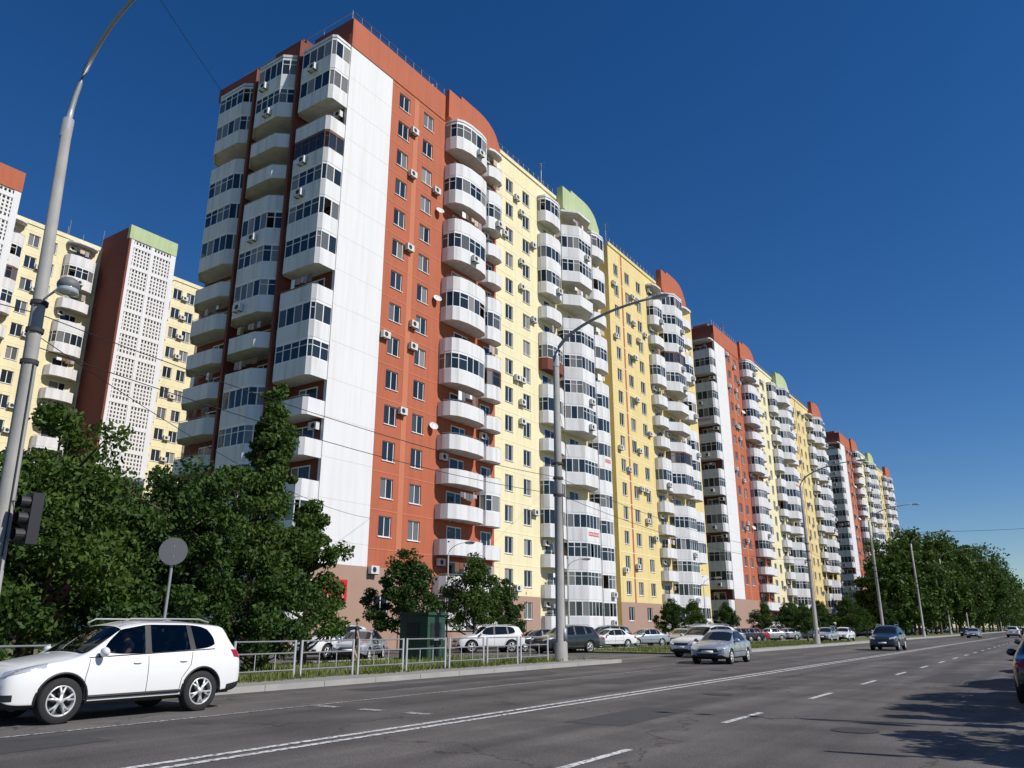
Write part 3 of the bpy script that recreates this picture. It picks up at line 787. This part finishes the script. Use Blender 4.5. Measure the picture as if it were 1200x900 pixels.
def wires():
    E = empty("overhead_wires"); mb = MB()
    def w(a, b, sag, r=.012):
        a = Vector(a); b = Vector(b); n = 18
        mb.tube([tuple(a.lerp(b, i/n)-Vector((0, 0, sag*4*(i/n)*(1-i/n)))) for i in range(n+1)], r, "wire", 4, False)
    for z in (8.3, 7.5): w((-19.1, 8, z+.4), (-18.7, 31.5, z), .45); w((-18.7, 31.5, z), (-18.7, 76.5, z), .9); w((-18.7, 76.5, z), (-18.7, 109, z), .6)
    w((-19.0, -20, 9.0), (-19.1, 8, 8.7), .5)
    w((-19.1, 8, 8.2), (-40, 41, 9.0), .8)
    w((-56, 36, 48), (-30, -8, 52), 2.0, .022)
    w((-18.7, 109, 13), (12, 112, 13), .4, .02); w((-18.7, 31.5, 12.5), (-39.8, 70, 18), 1.0)
    mb.obj("cables", E)
wires()

# ------------------------------------------------------------------ cars
SPEC = {
 "suv": dict(L=4.57, wr=.365, arch=.415, xw=(.93, 3.60), st=[
  (.02, .06, .36, .50, .60, .66, .70, .62, .50), (.10, .17, .25, .55, .73, .82, .88, .80, .62), (.34, .42, .23, .6, .83, .93, .99, .89, .70),
  (.85, .92, .23, .62, .88, .99, 1.07, .915, .74), (1.18, 1.27, .23, .62, .90, 1.03, 1.12, .92, .74),
  (1.36, 1.95, .23, .62, .92, 1.06, 1.58, .92, .645), (2.40, 2.42, .23, .62, .93, 1.08, 1.665, .92, .64), (2.49, 2.51, .23, .62, .93, 1.085, 1.67, .92, .64),
  (3.34, 3.30, .23, .62, .95, 1.12, 1.665, .92, .625), (3.43, 3.38, .23, .62, .95, 1.125, 1.66, .92, .62),
  (3.98, 3.78, .25, .62, .97, 1.17, 1.63, .915, .61), (4.27, 4.22, .28, .62, .98, 1.18, 1.585, .89, .575),
  (4.46, 4.43, .30, .60, .95, 1.10, 1.20, .86, .62), (4.54, 4.51, .34, .60, .86, .98, 1.04, .81, .62), (4.57, 4.55, .42, .55, .7, .78, .82, .74, .55)],
  glass={(4, 't'), (5, 's'), (7, 's'), (9, 's'), (11, 't')}, black={(6, 's'), (8, 's')}),
 "sedan": dict(L=4.4, wr=.31, arch=.35, xw=(.82, 3.42), st=[
  (.02, .05, .34, .45, .55, .60, .63, .62, .5), (.10, .16, .22, .48, .64, .71, .75, .78, .6), (.4, .46, .2, .5, .74, .81, .86, .84, .66),
  (.9, .95, .2, .5, .80, .87, .93, .86, .68), (1.16, 1.24, .2, .5, .82, .90, .97, .86, .68), (1.32, 1.98, .2, .5, .84, .92, 1.35, .86, .575),
  (2.20, 2.24, .2, .5, .85, .94, 1.44, .86, .57), (2.28, 2.32, .2, .5, .85, .94, 1.44, .86, .57), (2.98, 2.93, .2, .5, .86, .96, 1.43, .86, .565),
  (3.05, 3.0, .2, .5, .86, .96, 1.425, .86, .56), (3.42, 3.12, .2, .5, .87, .97, 1.40, .855, .55), (3.58, 3.2, .2, .5, .87, .975, 1.375, .85, .55),
  (3.74, 3.80, .2, .5, .88, .96, 1.02, .845, .62), (4.2, 4.2, .24, .5, .86, .94, .985, .82, .63), (4.36, 4.35, .3, .5, .76, .86, .91, .77, .58), (4.40, 4.40, .38, .5, .62, .70, .74, .70, .5)],
  glass={(4, 't'), (5, 's'), (7, 's'), (9, 's'), (11, 't')}, black={(6, 's'), (8, 's')}),
}
def car_proto(kind, clear=False):
    S = SPEC[kind]; st = S["st"]; L = S["L"]; V = []; Fc = []; M = []
    for (xl, xu, zb, zm, zs, zbelt, zt, w, wr) in st:
        half = [(xl, 0, zb), (xl, w*.86, zb), (xl, w*.97, zb+.10), (xl, w, zm), (xl, w*.985, zs), (xl, w*.93, zbelt), (xu, wr+.02, zt-.065), (xu, wr*.78, zt-.008), (xu, 0, zt+.012)]
        ring = half+[(a, -b, c) for a, b, c in half[7:0:-1]]
        V += [(a-L/2, b, c) for a, b, c in ring]
    n = 16
    for i in range(len(st)-1):
        for k in range(n):
            row = k if k < 8 else 15-k
            Fc.append((i*n+k, i*n+(k+1) % n, (i+1)*n+(k+1) % n, (i+1)*n+k))
            mi = 0
            if row <= 1: mi = 2
            elif row == 5: mi = 1 if (i, 's') in S["glass"] else (2 if (i, 's') in S["black"] else 0)
            elif row >= 6: mi = 1 if (i, 't') in S["glass"] else 0
            M.append(mi)
    Fc.append(tuple(range(n))); M.append(0); Fc.append(tuple(range((len(st)-1)*n, len(st)*n))); M.append(0)
    me = bpy.data.meshes.new("b"); me.from_pydata(V, [], Fc)
    for nme in ("p_white", "car_glass" if clear else "car_glass_dark", "plastic_black"): me.materials.append(MATS[nme])
    me.polygons.foreach_set("material_index", M)
    bm = bmesh.new(); bm.from_mesh(me); bmesh.ops.recalc_face_normals(bm, faces=bm.faces)
    cl = bm.edges.layers.float.new("crease_edge")
    for e in bm.edges:
        ms = {f.material_index for f in e.link_faces}
        if len(ms) > 1: e[cl] = .75
    bm.to_mesh(me); bm.free()
    ob = bpy.data.objects.new("tmp", me); COL.objects.link(ob)
    ss = ob.modifiers.new("s", 'SUBSURF'); ss.levels = 3 if clear else 2; ss.render_levels = ss.levels
    cb = MB(); cb.names = ["p_white", "car_glass", "plastic_black"]
    wmax = .92 if kind == "suv" else .86
    for xw in S["xw"]:
        for sgn in (-1, 1):
            y0, y1 = sorted((sgn*(wmax-.30), sgn*(wmax+.2)))
            cb.lathe([(1e-4, y0), (S["arch"], y0), (S["arch"], y1), (1e-4, y1)], (xw-L/2, 0, S["wr"]+.01), "plastic_black", 40)
    cme = cb.mesh("c"); bm = bmesh.new(); bm.from_mesh(cme); bmesh.ops.remove_doubles(bm, verts=bm.verts, dist=.001); bmesh.ops.recalc_face_normals(bm, faces=bm.faces); bm.to_mesh(cme); bm.free()
    co = bpy.data.objects.new("cut", cme); COL.objects.link(co)
    bo = ob.modifiers.new("b", 'BOOLEAN'); bo.operation = 'DIFFERENCE'; bo.solver = 'EXACT'; bo.object = co
    dg = bpy.context.evaluated_depsgraph_get(); dg.update()
    body = bpy.data.meshes.new_from_object(ob.evaluated_get(dg), depsgraph=dg)
    ob.modifiers.remove(bo); dg.update()
    full = bpy.data.meshes.new_from_object(ob.evaluated_get(dg), depsgraph=dg)
    bpy.data.objects.remove(ob); bpy.data.objects.remove(co)
    if len(body.polygons) < 50: body = full
    body.polygons.foreach_set("use_smooth", [True]*len(body.polygons))
    bm = bmesh.new(); bm.from_mesh(full); bv = BVHTree.FromBMesh(bm); bm.free()
    tb = MB()
    def hit(p, d):
        d = Vector(d).normalized(); h = bv.ray_cast(Vector(p)-d*4, d)
        return h[0] if h[0] is not None else None
    def patch(c, d, m, off=.006, nu=8, nv=5):
        d = Vector(d).normalized(); G = []
        for i in range(nu+1):
            row = []
            for j in range(nv+1):
                a = Vector(c[0]).lerp(Vector(c[1]), i/nu); b = Vector(c[3]).lerp(Vector(c[2]), i/nu)
                h = hit(a.lerp(b, j/nv), d); row.append(None if h is None else h-d*off)
            G.append(row)
        for i in range(nu):
            for j in range(nv):
                q = [G[i][j], G[i+1][j], G[i+1][j+1], G[i][j+1]]
                if all(x is not None for x in q) and max((q[k]-q[k-1]).length for k in range(4)) < .35: tb.poly([tuple(x) for x in q], m)
    def seam(pts, r, m, off=0, sgn=1, sub=8):
        P = []
        for i in range(len(pts)-1):
            for k in range(sub):
                t = k/sub; P.append((pts[i][0]*(1-t)+pts[i+1][0]*t, pts[i][1]*(1-t)+pts[i+1][1]*t))
        P.append(pts[-1]); Q = []
        for x, z in P:
            h = hit((x-L/2, 0, z), (0, -sgn, 0))
            if h is not None: Q.append((h.x, h.y+sgn*off, h.z))
        if len(Q) > 1: tb.tube(Q, r, m, 5, False)
    suv = kind == "suv"; z1 = 1.05 if suv else .9; zl = .36 if suv else .30
    for s in (1, -1):
        D = (0, -s, 0)
        fx = 1.33 if suv else 1.30; bx = 2.44 if suv else 2.24; rx = 3.36 if suv else 3.02
        xa = S["xw"][1]-S["arch"]-.04
        seam([(fx-.02, zl), (fx-.05, .7), (fx+.02, z1-.03)], .006, "dark", .001, s); seam([(bx, zl), (bx, z1)], .006, "dark", .001, s)
        seam([(rx, z1+.03), (rx-.04, .85), (xa, .62), (xa-.03, zl)], .006, "dark", .001, s); seam([(fx-.02, zl), (xa-.03, zl)], .006, "dark", .001, s)
        seam([(fx, z1-.01), (rx+.5 if suv else rx+.35, z1+.085 if suv else z1+.06)], .011, "plastic_black", .0, s, 20)
        for xw in S["xw"]:
            arc = [(xw+(S["arch"]+.015)*math.cos(a), S["wr"]+.01+(S["arch"]+.015)*math.sin(a)) for a in [math.pi*k/20 for k in range(-1, 22)]]
            seam(arc, .022 if suv else .010, "plastic_black" if suv else "paint", .0, s, 1)
        for hx in ((bx-.22), (rx-.20)):
            h = hit((hx-L/2, 0, z1-.12), D)
            if h: tb.ell((h.x, h.y+s*.015, h.z), (.085, .02, .014), "paint", 10, 6)
        mx = (1.52 if suv else 1.48)-L/2; my = .99 if suv else .93
        tb.ell((mx, s*my, z1+.08), (.07, .12, .085), "paint", 14, 10); tb.tube([(mx, s*(my-.2), z1+.01), (mx, s*(my-.04), z1+.05)], .03, "plastic_black", 6)
        if suv:
            patch([(.06-L/2, s*.5, .74), (.60-L/2, s*.9, .90), (.56-L/2, s*.9, .97), (.10-L/2, s*.5, .84)], (.75, -s*.66, 0), "lens", .012, 12, 5)
            patch([(4.28-L/2, s*.8, .98), (4.56-L/2, s*.6, .93), (4.5-L/2, s*.6, 1.10), (4.22-L/2, s*.8, 1.12)], (-.6, -s*.8, 0), "tail", .012, 10, 5)
            patch([(.1-L/2, s*.6, .40), (.2-L/2, s*.8, .40), (.2-L/2, s*.8, .50), (.1-L/2, s*.6, .50)], (.75, -s*.6, 0), "plastic_black", .006)
            patch([(4.2-L/2, s*.9, .30), (4.57-L/2, s*.7, .36), (4.57-L/2, s*.7, .52), (4.2-L/2, s*.9, .46)], (-.5, -s*.85, 0), "plastic_black", .008)
            tb.tube([(2.0-L/2, s*.60, 1.63), (2.15-L/2, s*.60, 1.70), (3.6-L/2, s*.585, 1.70), (3.85-L/2, s*.57, 1.64)], .016, "galv", 6)
            seam([(1.38, .40), (3.14, .40)], .03, "plastic_black", -.005, s, 16)
        else:
            patch([(.05-L/2, s*.42, .60), (.42-L/2, s*.84, .68), (.40-L/2, s*.84, .76), (.08-L/2, s*.42, .71)], (.75, -s*.66, 0), "lens", .012, 12, 5)
            patch([(4.1-L/2, s*.8, .72), (4.40-L/2, s*.5, .72), (4.38-L/2, s*.5, .87), (4.05-L/2, s*.8, .86)], (-.7, -s*.7, 0), "tail", .012, 10, 5)
            seam([(fx, .52), (xa, .54)], .014, "plastic_black", 0, s, 14)
    zg = .62 if suv else .52
    patch([(-3, -.48, zg), (-3, .48, zg), (-3, .44, zg+.12), (-3, -.44, zg+.12)], (1, 0, 0), "plastic_black", .008, 10, 3)
    patch([(-3, -.45, .34), (-3, .45, .34), (-3, .5, .45), (-3, -.5, .45)], (1, 0, 0), "plastic_black", .008, 10, 3)
    h = hit((0, 0, .49), (1, 0, 0))
    if h: tb.box(h.x-.03, h.x-.012, -.26, .26, .46, .57, "sign_white")
    h = hit((0, 0, .8), (-1, 0, 0))
    if h: tb.box(h.x+.005, h.x+.03, -.26, .26, .72, .83, "sign_white")
    patch([(3, -.7, .32), (3, .7, .32), (3, .7, .5), (3, -.7, .5)], (-1, 0, 0), "plastic_black", .008, 10, 3)
    if clear:
        for y in (-.38, .38):
            for xs in (2.35, 3.25):
                tb.box(xs-L/2-.5, xs-L/2, y-.24, y+.24, .5, .78, "seat"); tb.hexa([(xs-L/2-.1, y-.24, .75), (xs-L/2+.05, y-.24, .75), (xs-L/2+.05, y+.24, .75), (xs-L/2-.1, y+.24, .75), (xs-L/2+.08, y-.2, 1.28), (xs-L/2+.2, y-.2, 1.28), (xs-L/2+.2, y+.2, 1.28), (xs-L/2+.08, y+.2, 1.28)], "seat")
                tb.box(xs-L/2+.1, xs-L/2+.2, y-.12, y+.12, 1.30, 1.46, "seat")
        tb.box(1.35-L/2, 1.7-L/2, -.8, .8, .6, 1.06, "seat"); tb.box(1.3-L/2, 4.3-L/2, -.8, .8, .3, .36, "seat")
        tb.lathe([(.17, 0), (.19, .015), (.19, -.015), (.17, 0)], (1.83-L/2, -.38, 1.02), "plastic_black", 20, 'X')
    wb = MB(); r = S["wr"]; q = r*.66
    wb.lathe([(q, -.10), (r*.93, -.115), (r, -.085), (r, .085), (r*.93, .115), (q, .10), (q, -.10)], (0, 0, 0), "rubber", 36)
    wb.lathe([(q*.99, -.10), (q*.93, -.085), (q*.90, -.04), (q*.90, .04), (q*.93, .085), (q*.99, .10)], (0, 0, 0), "alloy", 30)
    wb.lathe([(.001, 0), (q*.9, 0)], (0, 0, 0), "dark", 24)
    for sy in (-1, 1):
        wb.lathe([(q*.93, sy*.10), (q*.99, sy*.108), (q*1.03, sy*.10)], (0, 0, 0), "alloy", 30)
        for k in range(5):
            for dd in (-.16, .16):
                a = 2*math.pi*k/5+dd*.5; a2 = 2*math.pi*k/5+dd*1.3
                wb.tube([(.04*math.cos(a), sy*.085, .04*math.sin(a)), (q*.5*math.cos(a), sy*.09, q*.5*math.sin(a)), (q*.95*math.cos(a2), sy*.085, q*.95*math.sin(a2))], [.026, .022, .020], "alloy", 6)
        wb.lathe([(.0, sy*.11), (.05, sy*.108), (.06, sy*.07)], (0, 0, 0), "alloy", 16)
    return dict(body=body, trim=tb, wheel=wb.mesh("wheel", True), S=S)
MATS["paint"] = MATS["p_white"]
PROTO = {"suv_hero": car_proto("suv", True), "suv": car_proto("suv"), "sedan": car_proto("sedan")}
_cache = {}
def car(kind, paint, x, y, rz, name="parked_car", z=.0):
    pr = PROTO[kind]; key = (kind, paint)
    if key not in _cache:
        b = pr["body"].copy(); b.materials[0] = MATS[paint]
        MATS["paint"] = MATS[paint]; t = pr["trim"].mesh("trim", True); _cache[key] = (b, t)
    b, t = _cache[key]; E = empty(name, (x, y, z), rz)
    link("body", b, E); link("trim", t, E); S = pr["S"]; w = .80 if "suv" in kind else .745
    for i, xw in enumerate(S["xw"]):
        for j, s in enumerate((1, -1)): link("wheel_%d" % (i*2+j+1), pr["wheel"], E, (xw-S["L"]/2, s*w, S["wr"]), (0, .5*i+j, 0))
    return E
H = math.pi/2
hero = car("suv_hero", "p_white", -15.05, 8.78, H, "suv_car")
car("sedan", "p_silver", -13.2, 36.6, H+.05, "sedan_car")
car("suv", "p_white", -16.6, 43.5, H-.25, "suv_car")
car("suv", "p_dark", -10.6, 63, H, "suv_car")
car("sedan", "p_silver", -11.6, 140, H, "sedan_car"); car("sedan", "p_dark", -14.8, 165, H, "sedan_car"); car("suv", "p_white", -7.0, 150, -H, "suv_car"); car("sedan", "p_black", -6.8, 190, -H, "sedan_car")
car("sedan", "p_black", -.25, 22.2, -H, "parked_car"); car("suv", "p_grey", -.3, 28.5, -H, "parked_car"); car("sedan", "p_silver", -.3, 36, -H); car("suv", "p_dark", -.3, 48, -H)
for (k, p, x, y, r) in [("suv", "p_white", -31.5, 30.0, H+.1), ("sedan", "p_silver", -29.0, 29.5, H+.5), ("suv", "p_white", -31, 43.0, .95), ("sedan", "p_dark", -29.5, 46.5, 1.1),
                        ("suv", "p_black", -26.2, 44.6, 1.25), ("sedan", "p_grey", -29.0, 50.5, 1.0), ("sedan", "p_silver", -31.0, 54.0, 1.0),
                        ("sedan", "p_white", -29.8, 57.5, 1.1), ("suv", "p_dark", -32, 61.0, 1.0), ("sedan", "p_silver", -30.0, 64.5, 1.1), ("sedan", "p_silver", -28.6, 69.5, H)]:
    car(k, p, x, y, r)
rng = random.Random(9)
y = 73
while y < 270:
    if rng.random() < .85: car(rng.choice(("sedan", "sedan", "suv")), rng.choice(("p_white", "p_silver", "p_dark", "p_black", "p_white", "p_grey", "p_red", "p_silver")), -30+rng.uniform(-.5, .5), y, 1.0+rng.uniform(-.08, .1))
    y += rng.uniform(3.0, 4.6)
for yy, p in ((96, "p_white"), (88, "p_silver"), (118, "p_white"), (128, "p_dark")): car("sedan", p, -20.6, yy, H, z=.1)

# ------------------------------------------------------------------ people
def figure(name, J, EDG, mats, loc, rz, parent=None):
    me = bpy.data.meshes.new("sk"); me.from_pydata([j[0] for j in J], EDG, [])
    ob = bpy.data.objects.new("sk", me); COL.objects.link(ob)
    sm = ob.modifiers.new("sk", 'SKIN'); sm.use_smooth_shade = True
    if not me.skin_vertices: me.skin_vertices.new()
    for i, j in enumerate(J):
        me.skin_vertices[0].data[i].radius = (j[1], j[1]*(j[3] if len(j) > 3 else 1))
    me.skin_vertices[0].data[0].use_root = True
    s2 = ob.modifiers.new("ss", 'SUBSURF'); s2.levels = 2; s2.render_levels = 2
    dg = bpy.context.evaluated_depsgraph_get(); dg.update()
    m = bpy.data.meshes.new_from_object(ob.evaluated_get(dg), depsgraph=dg); bpy.data.objects.remove(ob)
    names = sorted({j[2] for j in J}); m.materials.clear()
    for n_ in names: m.materials.append(MATS[n_])
    pts = []
    for a, b in EDG:
        for t in (0, .25, .5, .75, 1):
            pts.append((Vector(J[a][0]).lerp(Vector(J[b][0]), t), J[a][2] if t < .5 else J[b][2]))
    for p in m.polygons:
        c = p.center; best = min(pts, key=lambda q: (q[0]-c).length_squared); p.material_index = names.index(best[1]); p.use_smooth = True
    E = parent if parent else empty(name, loc, rz)
    link("body", m, E, loc if parent else (0, 0, 0)); return E
def ped():
    S, T, K = "shirt_dark", "trousers", "skin"
    J = [((0, 0, .95), .13, T, .8), ((0, 0, 1.12), .125, S, .8), ((0, .01, 1.32), .155, S, .7), ((0, .0, 1.44), .10, S, .8), ((0, .0, 1.52), .052, K), ((0, -.01, 1.60), .075, K), ((0, -.005, 1.69), .082, K)]
    E = [(0, 1), (1, 2), (2, 3), (3, 4), (4, 5), (5, 6)]
    for s in (1, -1):
        k = len(J); st = .16*s
        J += [((s*.09, 0, .86), .095, T), ((s*.10, -st*.5, .48), .06, K), ((s*.10, st*.6, .10), .042, K), ((s*.10, st*.6-.14, .04), .038, "rubber")]
        E += [(0, k), (k, k+1), (k+1, k+2), (k+2, k+3)]
        k = len(J)
        J += [((s*.20, 0, 1.41), .055, S), ((s*.25, st*.4, 1.13), .042, K), ((s*.25, -.10+st*.3, .90), .03, K), ((s*.25, -.13+st*.3, .83), .026, K)]
        E += [(3, k), (k, k+1), (k+1, k+2), (k+2, k+3)]
        for q, (dx, l) in enumerate(((-.024, .07), (-.008, .085), (.008, .08), (.024, .065))):
            J.append(((s*.25+dx*.6, -.135+st*.3+dx, .83-l), .009, K)); E.append((k+3, len(J)-1))
        J.append(((s*.25-s*.03, -.17+st*.3, .81), .010, K)); E.append((k+2, len(J)-1))
    P = figure("pedestrian", J, E, None, (-25.2, 25.4, .1), 2.2)
    mb = MB(); mb.ell((0, .018, 1.725), (.085, .10, .085), "hair"); mb.ell((0, -.095, 1.655), (.012, .018, .02), "skin")
    for s in (1, -1): mb.ell((s*.03, -.083, 1.685), (.012, .008, .008), "dark"); mb.ell((s*.083, 0, 1.665), (.012, .02, .03), "skin")
    mb.ell((0, -.083, 1.615), (.024, .008, .006), "tail"); mb.obj("head_details", P, True)
ped()
def driver():
    S, K = "shirt_dark", "skin"; x = 2.2-4.57/2; y = -.38
    J = [((x, y, .82), .14, "trousers"), ((x+.04, y, 1.0), .13, S), ((x+.08, y, 1.17), .15, S, .8), ((x+.07, y, 1.27), .08, S), ((x+.05, y, 1.33), .05, K), ((x+.02, y, 1.41), .078, K), ((x+.03, y, 1.48), .08, K)]
    E = [(0, 1), (1, 2), (2, 3), (3, 4), (4, 5), (5, 6)]
    for s in (1, -1):
        k = len(J)
        J += [((x+.07, y+s*.19, 1.22), .055, S), ((x-.10, y+s*.24, 1.02), .045, K), ((x-.33, y+s*.16, 1.10), .032, K), ((x-.38, y+s*.15, 1.12), .028, K)]
        E += [(3, k), (k, k+1), (k+1, k+2), (k+2, k+3)]
        for q in range(4): J.append(((x-.42, y+s*.15+.012*(q-1.5), 1.16-.02*q), .009, K)); E.append((k+3, len(J)-1))
        J += [((x-.40, y+s*.11, 1.10), .01, K)]; E.append((k+3, len(J)-1))
        J += [((x-.25, y+s*.12, .80), .09, "trousers"), ((x-.5, y+s*.12, .78), .07, "trousers")]; E += [(0, len(J)-2), (len(J)-2, len(J)-1)]
    P = empty("driver"); P.location = (-15.05, 8.78, 0); P.rotation_euler = (0, 0, H)
    figure("driver", J, E, None, (0, 0, 0), 0, parent=P)
    mb = MB(); mb.ell((x+.05, y, 1.52), (.10, .085, .075), "hair"); mb.ell((x-.065, y, 1.455), (.02, .012, .02), "skin"); mb.obj("head_details", P, True)
driver()

# ------------------------------------------------------------------ light & camera
SUN_EL = 43; AZ = 9   # azimuth from +X towards +Y
sd = Vector((math.cos(R(SUN_EL))*math.cos(R(AZ)), math.cos(R(SUN_EL))*math.sin(R(AZ)), math.sin(R(SUN_EL))))
l = bpy.data.lights.new("sun", 'SUN'); l.energy = 5.0; l.angle = R(.5); l.color = (1, .955, .89)
so = bpy.data.objects.new("sun", l); COL.objects.link(so); so.rotation_euler = sd.to_track_quat('Z', 'Y').to_euler()
w = bpy.data.worlds.new("World"); scene.world = w; w.use_nodes = True; nt = w.node_tree
bg = nt.nodes["Background"]; sk = nt.nodes.new("ShaderNodeTexSky"); sk.sky_type = 'NISHITA'; sk.sun_disc = False
sk.sun_elevation = R(SUN_EL); sk.sun_rotation = R(90-AZ); sk.air_density = 1.0; sk.dust_density = .0; sk.ozone_density = 4.5; sk.altitude = 300
hs = nt.nodes.new("ShaderNodeHueSaturation"); hs.inputs["Saturation"].default_value = 1.28; hs.inputs["Hue"].default_value = .508
nt.links.new(sk.outputs[0], hs.inputs["Color"]); nt.links.new(hs.outputs[0], bg.inputs[0]); bg.inputs[1].default_value = .088

cam = bpy.data.cameras.new("camera"); co = bpy.data.objects.new("camera", cam); COL.objects.link(co)
cam.sensor_width = 36; cam.lens = 27.5; cam.clip_end = 6000; cam.clip_start = .05
co.location = (0, 0, 1.55); co.rotation_euler = (R(90+17.26), 0, R(34.1))
scene.camera = co
scene.view_settings.view_transform = 'Standard'; scene.view_settings.look = 'None'; scene.view_settings.exposure = 0
